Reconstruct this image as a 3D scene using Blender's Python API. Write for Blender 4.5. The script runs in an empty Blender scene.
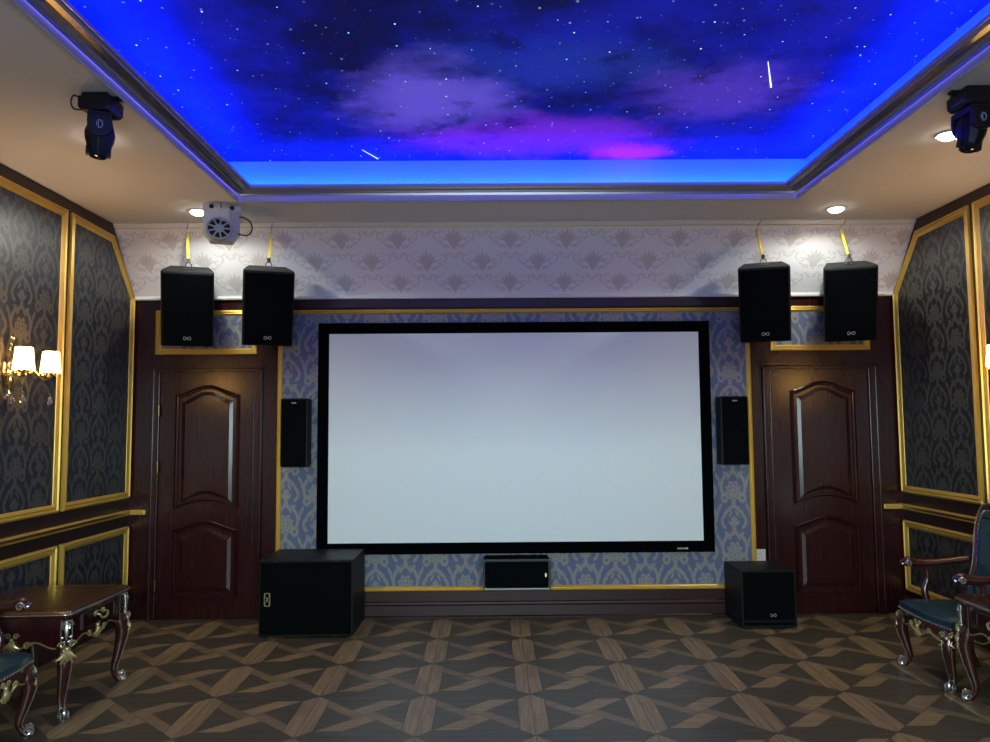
import bpy, bmesh, math, random
from mathutils import Vector, Matrix, Euler
random.seed(7)
PI = math.pi
scn = bpy.context.scene
COL = scn.collection

# ------------------------------------------------------------------ room numbers (metres)
XL, XR = -3.2156, 3.6716
YB = -8.4
ZC, ZS, YS = 3.4217, 2.849, -0.4165
SLOPE = math.hypot(YS, ZC - ZS)
HX0, HX1, HY0, HY1 = -1.91, 2.355, -6.3, -1.13      # opening of the ceiling recess
ZSTAR = 3.75

# ------------------------------------------------------------------ shader helpers
class NT:
    def __init__(s, nt): s.nt = nt; s.n = nt.nodes; s.l = nt.links
    def new(s, t, **k):
        nd = s.n.new(t)
        for a, b in k.items(): setattr(nd, a, b)
        return nd
    def put(s, sock, v):
        if isinstance(v, E): s.l.new(v.s, sock)
        elif isinstance(v, bpy.types.NodeSocket): s.l.new(v, sock)
        elif v is not None: sock.default_value = v
    def math(s, op, a, b=None, c=None, clamp=False):
        nd = s.new('ShaderNodeMath', operation=op); nd.use_clamp = clamp
        s.put(nd.inputs[0], a)
        if b is not None: s.put(nd.inputs[1], b)
        if c is not None: s.put(nd.inputs[2], c)
        return E(s, nd.outputs[0])
    def mix(s, f, a, b):
        nd = s.new('ShaderNodeMix', data_type='RGBA')
        s.put(nd.inputs[0], f)
        for i, v in ((6, a), (7, b)):
            s.put(nd.inputs[i], (*v, 1) if isinstance(v, tuple) and len(v) == 3 else v)
        return nd.outputs[2]
    def pos(s):
        g = s.new('ShaderNodeNewGeometry'); x = s.new('ShaderNodeSeparateXYZ')
        s.l.new(g.outputs['Position'], x.inputs[0])
        return [E(s, x.outputs[i]) for i in range(3)]
    def vec(s, x, y, z=0.0):
        c = s.new('ShaderNodeCombineXYZ')
        for i, v in enumerate((x, y, z)): s.put(c.inputs[i], v)
        return c.outputs[0]
    def noise(s, v, scale, detail=3.0, rough=.5):
        nd = s.new('ShaderNodeTexNoise'); s.put(nd.inputs['Vector'], v)
        nd.inputs['Scale'].default_value = scale; nd.inputs['Detail'].default_value = detail
        nd.inputs['Roughness'].default_value = rough
        return E(s, nd.outputs[0])
    def smooth(s, x, a, b):
        nd = s.new('ShaderNodeMapRange', interpolation_type='SMOOTHSTEP')
        s.put(nd.inputs[0], x); nd.inputs[1].default_value = a; nd.inputs[2].default_value = b
        return E(s, nd.outputs[0])

class E:
    def __init__(s, t, sock): s.t = t; s.s = sock
    def __add__(s, o): return s.t.math('ADD', s, o)
    __radd__ = __add__
    def __sub__(s, o): return s.t.math('SUBTRACT', s, o)
    def __rsub__(s, o): return s.t.math('SUBTRACT', o, s)
    def __mul__(s, o): return s.t.math('MULTIPLY', s, o)
    __rmul__ = __mul__
    def __truediv__(s, o): return s.t.math('DIVIDE', s, o)
    def abs(s): return s.t.math('ABSOLUTE', s)
    def min(s, o): return s.t.math('MINIMUM', s, o)
    def max(s, o): return s.t.math('MAXIMUM', s, o)
    def lt(s, o): return s.t.math('LESS_THAN', s, o)
    def gt(s, o): return s.t.math('GREATER_THAN', s, o)
    def sgn(s): return s.t.math('SIGN', s)
    def wrap(s, a, b): return s.t.math('WRAP', s, a, b)
    def sqrt(s): return s.t.math('SQRT', s)

def new_mat(name):
    m = bpy.data.materials.new(name); m.use_nodes = True
    t = NT(m.node_tree); t.n.clear()
    out = t.new('ShaderNodeOutputMaterial'); b = t.new('ShaderNodeBsdfPrincipled')
    t.l.new(b.outputs[0], out.inputs[0])
    return m, t, b, out

def simple(name, col, rough=.5, metal=0.0, coat=0.0, emit=None, es=0.0, spec=None, bump=None, var=0.0, vscale=6.0, trans=0.0):
    m, t, b, out = new_mat(name)
    b.inputs['Base Color'].default_value = (*col, 1)
    b.inputs['Roughness'].default_value = rough
    b.inputs['Metallic'].default_value = metal
    b.inputs['Coat Weight'].default_value = coat
    b.inputs['Coat Roughness'].default_value = .12
    if spec is not None: b.inputs['Specular IOR Level'].default_value = spec
    if trans: b.inputs['Transmission Weight'].default_value = trans
    if emit:
        b.inputs['Emission Color'].default_value = (*emit, 1); b.inputs['Emission Strength'].default_value = es
    tc = t.new('ShaderNodeTexCoord')
    if var:
        n = t.noise(tc.outputs['Object'], vscale, 4)
        c = t.mix(n, tuple(x * (1 - var) for x in col), tuple(min(1, x * (1 + var)) for x in col))
        t.l.new(c, b.inputs['Base Color'])
    if bump:
        n = t.noise(tc.outputs['Object'], bump[0], 2)
        bp = t.new('ShaderNodeBump'); bp.inputs['Strength'].default_value = bump[1]; bp.inputs['Distance'].default_value = .002
        t.l.new(n.s, bp.inputs['Height']); t.l.new(bp.outputs[0], b.inputs['Normal'])
    return m

def wood(name, c1, c2, axis='Z', rough=.3, coat=.5, spec=.5):
    m, t, b, out = new_mat(name)
    tc = t.new('ShaderNodeTexCoord'); mp = t.new('ShaderNodeMapping')
    mp.inputs['Scale'].default_value = {'Z': (22, 22, 1.3), 'X': (1.3, 22, 22), 'Y': (22, 1.3, 22)}[axis]
    t.l.new(tc.outputs['Object'], mp.inputs[0])
    n = t.noise(mp.outputs[0], 2.2, 6, .6)
    t.l.new(t.mix(t.smooth(n, .3, .7), c1, c2), b.inputs['Base Color'])
    b.inputs['Roughness'].default_value = rough
    b.inputs['Coat Weight'].default_value = coat; b.inputs['Coat Roughness'].default_value = .26
    b.inputs['Specular IOR Level'].default_value = spec
    return m

# ---- damask ornament as distance fields
def ring(t, x, y, cx, cy, rx, ry, w):
    a = (x - cx) * (1 / rx); b = (y - cy) * (1 / ry)
    return ((a * a + b * b).sqrt() - 1.0).abs() * min(rx, ry) - w
def ell(t, x, y, cx, cy, rx, ry, ang=0):
    x = x - cx; y = y - cy
    if ang:
        c, s = math.cos(ang), math.sin(ang)
        x, y = x * c + y * s, y * c - x * s
    a = x * (1 / rx); b = y * (1 / ry)
    return ((a * a + b * b).sqrt() - 1.0) * min(rx, ry)

def motif_scroll(t, u, v):
    x = u.abs(); y = v
    # textured medallion
    th = t.math('ARCTAN2', x, y)
    pet = t.math('COSINE', th * 9.0); pet2 = t.math('COSINE', th * 5.0)
    d = ell(t, x, y, 0, 0, .125, .165) + pet * .016
    d = d.max(-1.0 * ring(t, x, y, 0, 0, .088, .120, .006) - pet.max(0.0) * .02)
    d = d.max(-1.0 * ring(t, x, y, 0, .01, .045, .06, .006) - pet2.max(0.0) * .02)
    d = d.min(ell(t, x, y, 0, .36, .034, .075))
    d = d.min(ell(t, x, y, .07, .245, .022, .055, .5))
    # lyre arch with curled ends
    d = d.min(ring(t, x, y, .0, .075, .20, .235, .026).max(-.09 - y).max(.075 - x))
    d = d.min(ring(t, x, y, .085, .315, .055, .045, .020).max(y - .335))
    d = d.min(ring(t, x, y, .150, -.105, .046, .062, .021))
    d = d.min(ell(t, x, y, .235, .16, .018, .085, -.12))
    # foot leaves fanning out to the neighbouring column
    d = d.min(ell(t, x, y, .0, -.215, .034, .075))
    d = d.min(ell(t, x, y, .085, -.305, .033, .12, .80))
    d = d.min(ell(t, x, y, .055, -.375, .02, .06, .45))
    for cy in (.5, -.5):
        d = d.min(ring(t, x, y, .115, cy + .005, .085, .105, .024).max(.13 - x))
        d = d.min(ell(t, x, y, 0, cy, .055, .085))
        d = d.min(ell(t, x, y, .062, cy - .03, .018, .05, -.6))
    d = d.min(ell(t, x, y, .225, -.25, .022, .06, .3))
    return d

def motif_crest(t, u, v):
    x = u.abs(); y = v
    d = ell(t, x, y, 0, .08, .028, .11)
    d = d.min(ell(t, x, y, .048, .065, .027, .10, -.28))
    d = d.min(ell(t, x, y, .095, .035, .026, .085, -.60))
    d = d.min(ell(t, x, y, .125, -.015, .022, .06, -1.05))
    d = d.min(ell(t, x, y, 0, -.01, .12, .105))
    d = d.min(ell(t, x, y, 0, -.10, .075, .10))
    d = d.min(ell(t, x, y, 0, -.19, .025, .05))
    d = d.min(ell(t, x, y, 0, .205, .013, .018)); d = d.min(ell(t, x, y, .085, .165, .010, .014))
    d = d.min(ell(t, x, y, .165, .03, .010, .014))
    # S scrolls rising to the next crest
    d = d.min(ring(t, x, y, .30, .06, .055, .075, .009).max(.30 - x))
    d = d.min(ring(t, x, y, .245, -.02, .05, .045, .009).max(x - .27))
    d = d.min(ell(t, x, y, .20, -.135, .011, .10, -.95))
    d = d.min(ring(t, x, y, .135, -.185, .035, .04, .011).max(-.20 - y))
    d = d.min(ring(t, x, y, .0, -.34, .085, .095, .010).max(y + .31))
    d = d.min(ell(t, x, y, .035, -.36, .012, .02)); d = d.min(ell(t, x, y, .13, -.34, .011, .045, .9))
    d = d.min(ell(t, x, y, .24, .15, .009, .04, .8))
    return d

def group(name, fn):
    g = bpy.data.node_groups.new(name, 'ShaderNodeTree')
    g.interface.new_socket('U', in_out='INPUT', socket_type='NodeSocketFloat')
    g.interface.new_socket('V', in_out='INPUT', socket_type='NodeSocketFloat')
    g.interface.new_socket('D', in_out='OUTPUT', socket_type='NodeSocketFloat')
    t = NT(g); i = t.new('NodeGroupInput'); o = t.new('NodeGroupOutput')
    u, v = E(t, i.outputs[0]), E(t, i.outputs[1])
    t.put(o.inputs[0], fn(t, u, v))
    return g
G_SCROLL = group('damask_scroll', motif_scroll)
G_CREST = group('crest_motif', motif_crest)

def repeat(t, grp, u, v):
    out = None
    for k in (0.0, .5):
        nd = t.new('ShaderNodeGroup'); nd.node_tree = grp
        t.put(nd.inputs[0], (u + k).wrap(-.5, .5)); t.put(nd.inputs[1], (v + k).wrap(-.5, .5))
        e = E(t, nd.outputs[0]); out = e if out is None else out.min(e)
    return out

def damask(name, grp, ucoord, u0, pu, v0, pv, bg, fg, rough, sheen_metal=0.0, soft=.006, fine=.35, mixmax=1.0):
    m, t, b, out = new_mat(name)
    X = t.pos()
    if ucoord == 'slope':
        u = (X[0] - u0) * (1 / pu); v = ((X[2] - ZS) * (SLOPE / (ZC - ZS)) - v0) * (1 / pv)
    else:
        u = (X[{'x': 0, 'y': 1}[ucoord]] - u0) * (1 / pu); v = (X[2] - v0) * (1 / pv)
    d = repeat(t, grp, u, v)
    vec = t.vec(u, v, 0.0)
    fi = t.noise(vec, 38, 3, .6)
    mask = 1.0 - t.smooth(d + (fi - .5) * .034, -soft, soft)
    weave = t.smooth(t.noise(vec, 60, 2), .35, .65)
    mk = mask * (1.0 - weave * fine) * mixmax
    c = t.mix(mk, bg, fg)
    b.inputs['Base Color'].default_value = (*bg, 1); t.l.new(c, b.inputs['Base Color'])
    b.inputs['Roughness'].default_value = rough
    if sheen_metal: t.put(b.inputs['Metallic'], mk * sheen_metal)
    return m

M = {}
M['mahogany'] = wood('mahogany_lacquer', (.019, .0030, .0035), (.031, .0050, .0050), rough=.25, coat=0.0, spec=.45)
M['mahogany_dark'] = wood('dark_mahogany', (.016, .006, .006), (.026, .009, .008), rough=.38, coat=.15, spec=.3)
M['mahogany_satin'] = wood('satin_mahogany', (.021, .0040, .0045), (.028, .0055, .0055), 'X', .42, 0.0, .35)
M['red_wood'] = wood('red_lacquered_wood', (.022, .0040, .0032), (.05, .009, .006), 'X', .22, .6)
M['gold'] = simple('painted_gold', (.70, .45, .085), .36, .5, var=.12, vscale=3)
M['brass'] = simple('polished_brass', (.85, .58, .2), .18, 1.0)
M['gilt'] = simple('pale_gilt_carving', (.62, .52, .25), .3, .8)
M['silver'] = simple('silvered_carving', (.62, .6, .55), .25, .9)
M['rail_brown'] = simple('rail_brown_band', (.10, .035, .012), .35, coat=.3)
M['black'] = simple('black_textured_paint', (.0045, .0062, .0072), .5, bump=(260, .25), spec=.2)
M['grille'] = simple('black_speaker_grille', (.0016, .0026, .0031), .8, bump=(420, .4), spec=.05)
M['gloss_black'] = simple('gloss_black_top', (.006, .009, .011), .06, coat=.6)
M['rim'] = simple('graphite_rim', (.07, .085, .09), .3, .3)
M['velvet'] = simple('black_velvet_border', (.0010, .0011, .0018), .9, spec=.03)
M['screen'] = simple('white_screen_fabric', (.78, .84, .85), .55, spec=.6)
M['badge'] = simple('pale_badge_metal', (.55, .56, .58), .3, .6)
M['badge_gold'] = simple('gold_badge', (.8, .66, .35), .3, .7)
M['ceiling'] = simple('ceiling_paint', (.80, .785, .79), .8, var=.02, vscale=2)
M['white'] = simple('white_trim_paint', (.72, .71, .68), .4)
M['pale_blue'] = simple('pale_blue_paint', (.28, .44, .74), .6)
M['mould_silver'] = simple('champagne_silver_moulding', (.36, .34, .30), .3, .9)
M['mould_white'] = simple('pearl_moulding', (.50, .48, .58), .35, coat=.2)
M['assumed_led_tape'] = simple('assumed_blue_led_tape', (.2, .2, .8), .5, emit=(.16, .12, 1.0), es=6.0)
M['teal'] = simple('teal_leather', (.006, .034, .050), .32, coat=.3, bump=(90, .25), var=.15, vscale=14)
M['yellow'] = simple('yellow_strap_webbing', (.80, .55, .05), .6)
M['plastic_white'] = simple('white_plastic', (.66, .67, .70), .35)
M['plastic_dark'] = simple('dark_plastic', (.009, .009, .011), .45, spec=.3)
M['steel'] = simple('bright_steel', (.6, .6, .6), .25, 1.0)
M['outlet'] = simple('ivory_plate', (.55, .53, .48), .35)
M['cable'] = simple('black_cable', (.008, .008, .008), .5)
M['fan_grey'] = simple('grey_fan_grille', (.35, .42, .47), .4)
M['lens'] = simple('projector_lens', (.01, .012, .015), .04, coat=1)
M['crystal'] = simple('cut_crystal', (.92, .93, .95), .03, trans=.9)
M['lamp'] = simple('lit_lamp', (1, 1, 1), .5, emit=(1.0, .98, .88), es=25)
M['shade'] = simple('lit_fabric_shade', (.9, .8, .6), .8, emit=(1.0, .52, .13), es=30.0)
M['bulb'] = simple('warm_bulb', (1, .9, .7), .5, emit=(1.0, .72, .38), es=20)
M['star_streak'] = simple('lit_fibre_streak', (1, 1, 1), .5, emit=(.85, .9, 1.0), es=1.6)
M['door_glass'] = simple('assumed_window_glass', (.8, .85, .9), .05, trans=1.0)  # unused glass of the assumed rear window
M['logo_blue'] = simple('printed_mark', (.42, .48, .62), .4)
M['paper_front'] = damask('blue_damask_wallpaper', G_SCROLL, 'x', 2.155, .53, 1.078, .535, (.085, .115, .205), (.275, .25, .215), .6, .1)
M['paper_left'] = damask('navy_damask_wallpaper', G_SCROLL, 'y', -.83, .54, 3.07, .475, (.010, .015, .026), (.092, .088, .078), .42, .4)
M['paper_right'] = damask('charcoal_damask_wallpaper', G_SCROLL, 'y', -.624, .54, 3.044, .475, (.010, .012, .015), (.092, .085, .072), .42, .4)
M['paper_white'] = damask('pale_crest_wallpaper', G_CREST, 'slope', .181, .490, .553, .415, (.82, .79, .82), (.44, .38, .36), .6, soft=.012, fine=.5, mixmax=.75)

def floor_mat():
    m, t, b, out = new_mat('parquet_floor')
    X, Y, Z = t.pos()
    PX, PY = .655, .633
    u = (X - .234) * (1 / PX); v = (Y + .680) * (1 / PY)
    fu = (u.wrap(0, 1) - .5) * 2.0; fv = (v.wrap(0, 1) - .5) * 2.0
    ax, ay = fu.abs(), fv.abs()
    mx = ax.max(ay)
    B = .745
    horiz = ax.gt(ay)                       # left / right triangles
    border = mx.gt(B)
    s1 = fv.sgn() * (fv - fu); s2 = fu.sgn() * (fu + fv)
    W1, W2 = .50, .34
    din = t.math('ADD', horiz * (s2 + (W1 - W2)), (1.0 - horiz) * s1)
    W = W1
    inner_light = din.lt(W1)
    light = t.math('ADD', border * horiz, (1.0 - border) * inner_light)
    # plank seams
    seam = (mx - B).abs().lt(.012).max((ax - ay).abs().lt(.012)).max((1.0 - mx).abs().lt(.010)).max((din - W).abs().lt(.012) * (1.0 - border))
    # grain runs along each plank
    gx = t.noise(t.vec(X * 3.0, Y * 55.0), 1.0, 5, .6)
    gy = t.noise(t.vec(X * 55.0, Y * 3.0), 1.0, 5, .6)
    gm = border * horiz
    g = gm * gy + (1.0 - gm) * gx
    cell = t.new('ShaderNodeTexWhiteNoise', noise_dimensions='3D')
    t.put(cell.inputs['Vector'], t.vec(t.math('FLOOR', u * 1.0), t.math('FLOOR', v * 1.0), horiz * 1.0 + fu.sgn() * 2.0 + fv.sgn() * 5.0))
    tone = E(t, cell.outputs[0])
    light2 = light * (.74 + tone * .4) * (1.0 - (1.0 - border) * horiz * .42)
    big = t.noise(t.vec(X, Y), .9, 2)
    c = t.mix(light2, (.072, .059, .038), (.30, .194, .094))
    gr = t.smooth(g, .25, .75)
    c = t.mix(gr * .45, c, (.03, .02, .012))
    c = t.mix(seam * .6, c, (.012, .009, .006))
    t.l.new(c, b.inputs['Base Color'])
    t.put(b.inputs['Roughness'], .34 + gr * .12)
    b.inputs['Specular IOR Level'].default_value = .45
    return m
M['floor'] = floor_mat()

FILM_GLOW = .42          # glow added to the printed star film to brighten its clouds
def star_mat():
    m, t, b, out = new_mat('printed_star_ceiling')
    X, Y, Z = t.pos()
    p = t.vec(X, Y, 0.0)
    n1 = t.noise(p, .75, 6, .6); n2 = t.noise(t.vec(X + 7.3, Y * 1.4 + 2.0), 1.5, 6, .62); n3 = t.noise(t.vec(X - 4.0, Y + 9.0), 3.2, 5, .6)
    def blob(cx, cy, rx, ry, amp=.9):
        a = (X - cx) * (1 / rx); q = (Y - cy) * (1 / ry)
        r = (a * a + q * q).sqrt() + (n2 - .5) * 1.3 + (n3 - .5) * .6
        return (1.0 - t.smooth(r, .25, 1.05)) * amp
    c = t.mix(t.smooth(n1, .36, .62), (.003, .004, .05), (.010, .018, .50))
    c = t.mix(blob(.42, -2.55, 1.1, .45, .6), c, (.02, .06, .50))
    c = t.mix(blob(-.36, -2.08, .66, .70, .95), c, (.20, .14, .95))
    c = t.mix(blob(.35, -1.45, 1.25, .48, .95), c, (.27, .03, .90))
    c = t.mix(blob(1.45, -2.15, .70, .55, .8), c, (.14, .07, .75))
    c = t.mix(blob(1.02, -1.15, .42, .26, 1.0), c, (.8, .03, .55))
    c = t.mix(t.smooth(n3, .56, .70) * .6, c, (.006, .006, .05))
    t.l.new(c, b.inputs['Base Color']); b.inputs['Roughness'].default_value = .6
    b.inputs['Specular IOR Level'].default_value = .2
    # fibre-optic points
    def stars(scale, r, off):
        vo = t.new('ShaderNodeTexVoronoi', voronoi_dimensions='2D', feature='F1')
        t.put(vo.inputs['Vector'], t.vec(X + off, Y * .8 - off)); vo.inputs['Scale'].default_value = scale
        sx = t.new('ShaderNodeSeparateColor'); t.l.new(vo.outputs['Color'], sx.inputs[0])
        rr = E(t, sx.outputs[0])
        return E(t, vo.outputs['Distance']).lt(rr * r + r * .25), rr, E(t, sx.outputs[1])
    s1, r1, g1 = stars(4.2, .018, 0.0)
    s2, r2, g2 = stars(8.5, .024, 3.7)
    s3, r3, g3 = stars(5.5, .034, 8.1)
    keep2 = r2.gt(.35)
    st = s1 * 1.3 + s2 * keep2 * .30 + s3 * .28
    film = t.new('ShaderNodeVectorMath', operation='SCALE'); t.l.new(c, film.inputs[0]); film.inputs['Scale'].default_value = FILM_GLOW
    pts = t.new('ShaderNodeVectorMath', operation='SCALE'); t.l.new(t.mix(g1, (.20, 1.0, .70), (.70, .95, 1.0)), pts.inputs[0]); t.put(pts.inputs['Scale'], st)
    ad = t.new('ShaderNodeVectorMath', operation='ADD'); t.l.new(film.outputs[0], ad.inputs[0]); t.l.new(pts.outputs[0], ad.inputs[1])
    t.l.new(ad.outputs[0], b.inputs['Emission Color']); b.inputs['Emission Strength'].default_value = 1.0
    return m
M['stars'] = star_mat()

# ------------------------------------------------------------------ geometry helpers
class MB:
    def __init__(s): s.bm = bmesh.new()
    def face(s, pts):
        vs = [s.bm.verts.new(p) for p in pts]
        try: return s.bm.faces.new(vs)
        except ValueError: return None
    def box(s, x0, x1, y0, y1, z0, z1, mat=None):
        ps = [Vector((x, y, z)) for z in (z0, z1) for y in (y0, y1) for x in (x0, x1)]
        if mat is not None: ps = [mat @ p for p in ps]
        v = [s.bm.verts.new(p) for p in ps]
        for f in ((0, 2, 3, 1), (4, 5, 7, 6), (0, 1, 5, 4), (2, 6, 7, 3), (0, 4, 6, 2), (1, 3, 7, 5)):
            s.bm.faces.new([v[i] for i in f])
        return s
    def prism(s, poly, fn, h0, h1, inset=0.0, ih=0.0):
        """poly: 2D points; fn(u,v,h)->xyz; optional bevelled top."""
        a = [s.bm.verts.new(fn(u, v, h0)) for u, v in poly]
        b = [s.bm.verts.new(fn(u, v, h1)) for u, v in poly]
        n = len(poly)
        for i in range(n): s.bm.faces.new((a[i], a[(i + 1) % n], b[(i + 1) % n], b[i]))
        s.bm.faces.new(a[::-1])
        if inset:
            q = offset(poly, inset)
            c = [s.bm.verts.new(fn(u, v, ih)) for u, v in q]
            for i in range(n): s.bm.faces.new((b[i], b[(i + 1) % n], c[(i + 1) % n], c[i]))
            s.bm.faces.new(c)
        else: s.bm.faces.new(b)
        return s
    def frame(s, poly, prof, fn):
        """moulding swept along a closed polygon; prof = (inset, height) pairs."""
        loops = []
        for d, h in prof:
            q = offset(poly, d)
            loops.append([s.bm.verts.new(fn(u, v, h)) for u, v in q])
        n = len(poly)
        for a, b in zip(loops, loops[1:]):
            for i in range(n): s.bm.faces.new((a[i], a[(i + 1) % n], b[(i + 1) % n], b[i]))
        return s
    def tube(s, pts, r, seg=8, sm=4, caps=True, flat=1.0):
        pts = [Vector(p) for p in pts]
        rs = [r] * len(pts) if isinstance(r, (int, float)) else list(r)
        if sm > 1 and len(pts) > 2: pts, rs = catmull(pts, rs, sm)
        tan = [(pts[min(i + 1, len(pts) - 1)] - pts[max(i - 1, 0)]).normalized() for i in range(len(pts))]
        up = Vector((0, 0, 1)) if abs(tan[0].z) < .9 else Vector((1, 0, 0))
        nrm = (up - tan[0] * up.dot(tan[0])).normalized()
        rings = []
        for p, tg, rr in zip(pts, tan, rs):
            nrm = (nrm - tg * nrm.dot(tg)).normalized(); bi = tg.cross(nrm)
            rings.append([s.bm.verts.new(p + (nrm * math.cos(a) + bi * math.sin(a) * flat) * rr) for a in (2 * PI * k / seg for k in range(seg))])
        for a, b in zip(rings, rings[1:]):
            for i in range(seg): s.bm.faces.new((a[i], a[(i + 1) % seg], b[(i + 1) % seg], b[i]))
        if caps: s.bm.faces.new(rings[0][::-1]); s.bm.faces.new(rings[-1])
        return s
    def lathe(s, prof, c=(0, 0, 0), seg=20, mat=None, closed=False, a0=0.0):
        c = Vector(c); rings = []
        for r, z in prof:
            ring_ = []
            for k in range(seg):
                a = 2 * PI * k / seg + a0
                p = Vector((max(r, 1e-4) * math.cos(a), max(r, 1e-4) * math.sin(a), z))
                if mat is not None: p = mat @ p
                ring_.append(s.bm.verts.new(p + c))
            rings.append(ring_)
        for a, b in zip(rings, rings[1:]):
            for i in range(seg): s.bm.faces.new((a[i], a[(i + 1) % seg], b[(i + 1) % seg], b[i]))
        if closed: s.bm.faces.new(rings[0][::-1]); s.bm.faces.new(rings[-1])
        return s
    def ball(s, c, r, sc=(1, 1, 1), mat=None, seg=10):
        m = Matrix.Translation(Vector(c)) @ (mat.to_4x4() if mat is not None else Matrix()) @ Matrix.Diagonal((*sc, 1))
        bmesh.ops.create_uvsphere(s.bm, u_segments=seg, v_segments=max(5, seg // 2 + 1), radius=r, matrix=m)
        return s
    def build(s, name, mat, parent=None, bevel=0.0, smooth=False, sub=0, loc=None, rot=None):
        bmesh.ops.recalc_face_normals(s.bm, faces=s.bm.faces)
        me = bpy.data.meshes.new(name); s.bm.to_mesh(me); s.bm.free()
        me.materials.append(M[mat] if isinstance(mat, str) else mat)
        o = bpy.data.objects.new(name, me); COL.objects.link(o)
        if parent is not None: o.parent = parent
        if loc is not None: o.location = loc
        if rot is not None: o.rotation_euler = rot
        if bevel:
            b = o.modifiers.new('bevel', 'BEVEL'); b.width = bevel; b.segments = 2; b.limit_method = 'ANGLE'
        if sub:
            b = o.modifiers.new('sub', 'SUBSURF'); b.levels = b.render_levels = sub
        if smooth:
            for p in me.polygons: p.use_smooth = True
            if not sub:
                e = o.modifiers.new('edges', 'EDGE_SPLIT'); e.split_angle = math.radians(38)
        return o

def catmull(P, R, n):
    o, r = [], []
    for i in range(len(P) - 1):
        p0, p1, p2, p3 = P[max(i - 1, 0)], P[i], P[i + 1], P[min(i + 2, len(P) - 1)]
        for k in range(n):
            t = k / n
            o.append(.5 * ((2 * p1) + (p2 - p0) * t + (2 * p0 - 5 * p1 + 4 * p2 - p3) * t * t + (3 * p1 - p0 - 3 * p2 + p3) * t ** 3))
            r.append(R[i] * (1 - t) + R[i + 1] * t)
    return o + [P[-1]], r + [R[-1]]

def area2(poly): return sum(a[0] * b[1] - b[0] * a[1] for a, b in zip(poly, poly[1:] + poly[:1])) / 2
def offset(poly, d):
    """mitred inset of a simple polygon."""
    if abs(d) < 1e-9: return list(poly)
    sg = 1 if area2(poly) > 0 else -1
    n = len(poly); out = []
    for i in range(n):
        p0, p1, p2 = (Vector(poly[(i + k) % n]) for k in (-1, 0, 1))
        e1 = (p1 - p0).normalized(); e2 = (p2 - p1).normalized()
        n1 = Vector((-e1.y, e1.x)) * sg; n2 = Vector((-e2.y, e2.x)) * sg
        k = n1 + n2; k = k / max(k.length_squared, 1e-6) * 2
        if k.length > 2.5: k = k.normalized() * 2.5
        out.append(tuple(p1 + k * d))
    return out
def rect(x0, x1, z0, z1): return [(x0, z0), (x1, z0), (x1, z1), (x0, z1)]

def empty(name, loc, rz=0.0):
    o = bpy.data.objects.new(name, None); COL.objects.link(o)
    o.location = loc; o.rotation_euler = (0, 0, rz); o.empty_display_size = .1
    return o
def tag(o, label=None, cat=None, group=None, kind=None):
    if label: o['label'] = label
    if cat: o['category'] = cat
    if group: o['group'] = group
    if kind: o['kind'] = kind
    return o
def structure(o): o['kind'] = 'structure'; return o
def kids(o): return [c for c in bpy.data.objects if c.parent == o]
def copy_tree(o, parent=None):
    ch = kids(o)
    c = o.copy(); COL.objects.link(c)
    if parent is not None: c.parent = parent
    for k in ch: copy_tree(k, c)
    return c

FRONT = lambda u, v, h: (u, -h, v)                # h comes out of the front wall
LEFT = lambda u, v, h: (XL + h, u, v)
RIGHT = lambda u, v, h: (XR - h, u, v)

# ------------------------------------------------------------------ the room
structure(MB().box(XL - .1, XR + .1, YB - .1, .1, -.08, 0).build('floor', 'floor'))

wf = structure(MB().box(XL - .1, XR + .1, 0, .1, 0, ZS + .02).build('wall_front', 'mahogany'))
MB().prism([(.1, ZS), (0, ZS), (YS, ZC), (.1, ZC)], lambda y, z, h: (h, y, z), XL, XR).build('wall_upper', 'paper_white')['kind'] = 'structure'
# blue damask field and its gold border
fld = rect(-1.903, 2.341, .23, 2.727)
MB().prism(offset(fld, .03), FRONT, .001, .008).build('wallpaper_panel', 'paper_front', wf)
GP = [(0, 0), (0, .022), (.012, .026), (.018, .018), (.026, .024), (.038, .016), (.04, .004)]
MB().frame(fld, GP, FRONT).build('gold_moulding', 'gold', wf)
for x0, x1, z1 in ((-3.003, -2.098, 2.73), (2.528, 3.425, 2.735)):
    tr = rect(x0, x1, 2.334, z1)
    MB().prism(offset(tr, .03), FRONT, .001, .006).build('wallpaper_panel', 'paper_front', wf)
    MB().frame(tr, [(0, 0), (0, .024), (.014, .028), (.022, .018), (.034, .022), (.05, .006), (.05, .0)], FRONT).build('gold_moulding', 'gold', wf)
for x0, x1 in ((XL, -3.055), (3.484, XR)):
    MB().box(x0, x1, -.035, 0, .912, .958).build('chair_rail', 'gold', wf, bevel=.006)
# dark architrave under the white cornice
MB().box(-1.9, 2.34, -.03, 0, 2.735, 2.822).build('architrave', 'mahogany_satin', wf, bevel=.008)
tr1 = MB().prism([(0, 2.822), (-.035, 2.822), (-.04, 2.835), (-.03, 2.846), (-.02, 2.86), (0, 2.86)], lambda y, z, h: (h, y, z), XL + .005, XR - .005).build('trim_1', 'white', bevel=.003)
structure(tr1)
ty = lambda s: (YS * s / SLOPE, ZS + (ZC - ZS) * s / SLOPE)
def slope_strip(s0, s1, t0, name, mat, par=None):
    a, b = ty(s0), ty(s1); n = Vector((-(ZC - ZS), YS)).normalized()
    q = [(a[0], a[1]), (b[0], b[1]), (b[0] + n[0] * t0, b[1] + n[1] * t0), (a[0] + n[0] * t0, a[1] + n[1] * t0)]
    return MB().prism(q, lambda y, z, h: (h, y, z), XL + .005, XR - .005).build(name, mat, par, bevel=.003)
tr2 = structure(slope_strip(SLOPE - .036, SLOPE - .002, .018, 'trim_2', 'white'))
slope_strip(SLOPE - .045, SLOPE - .037, .010, 'gold_line', 'gold', tr2)
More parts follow.
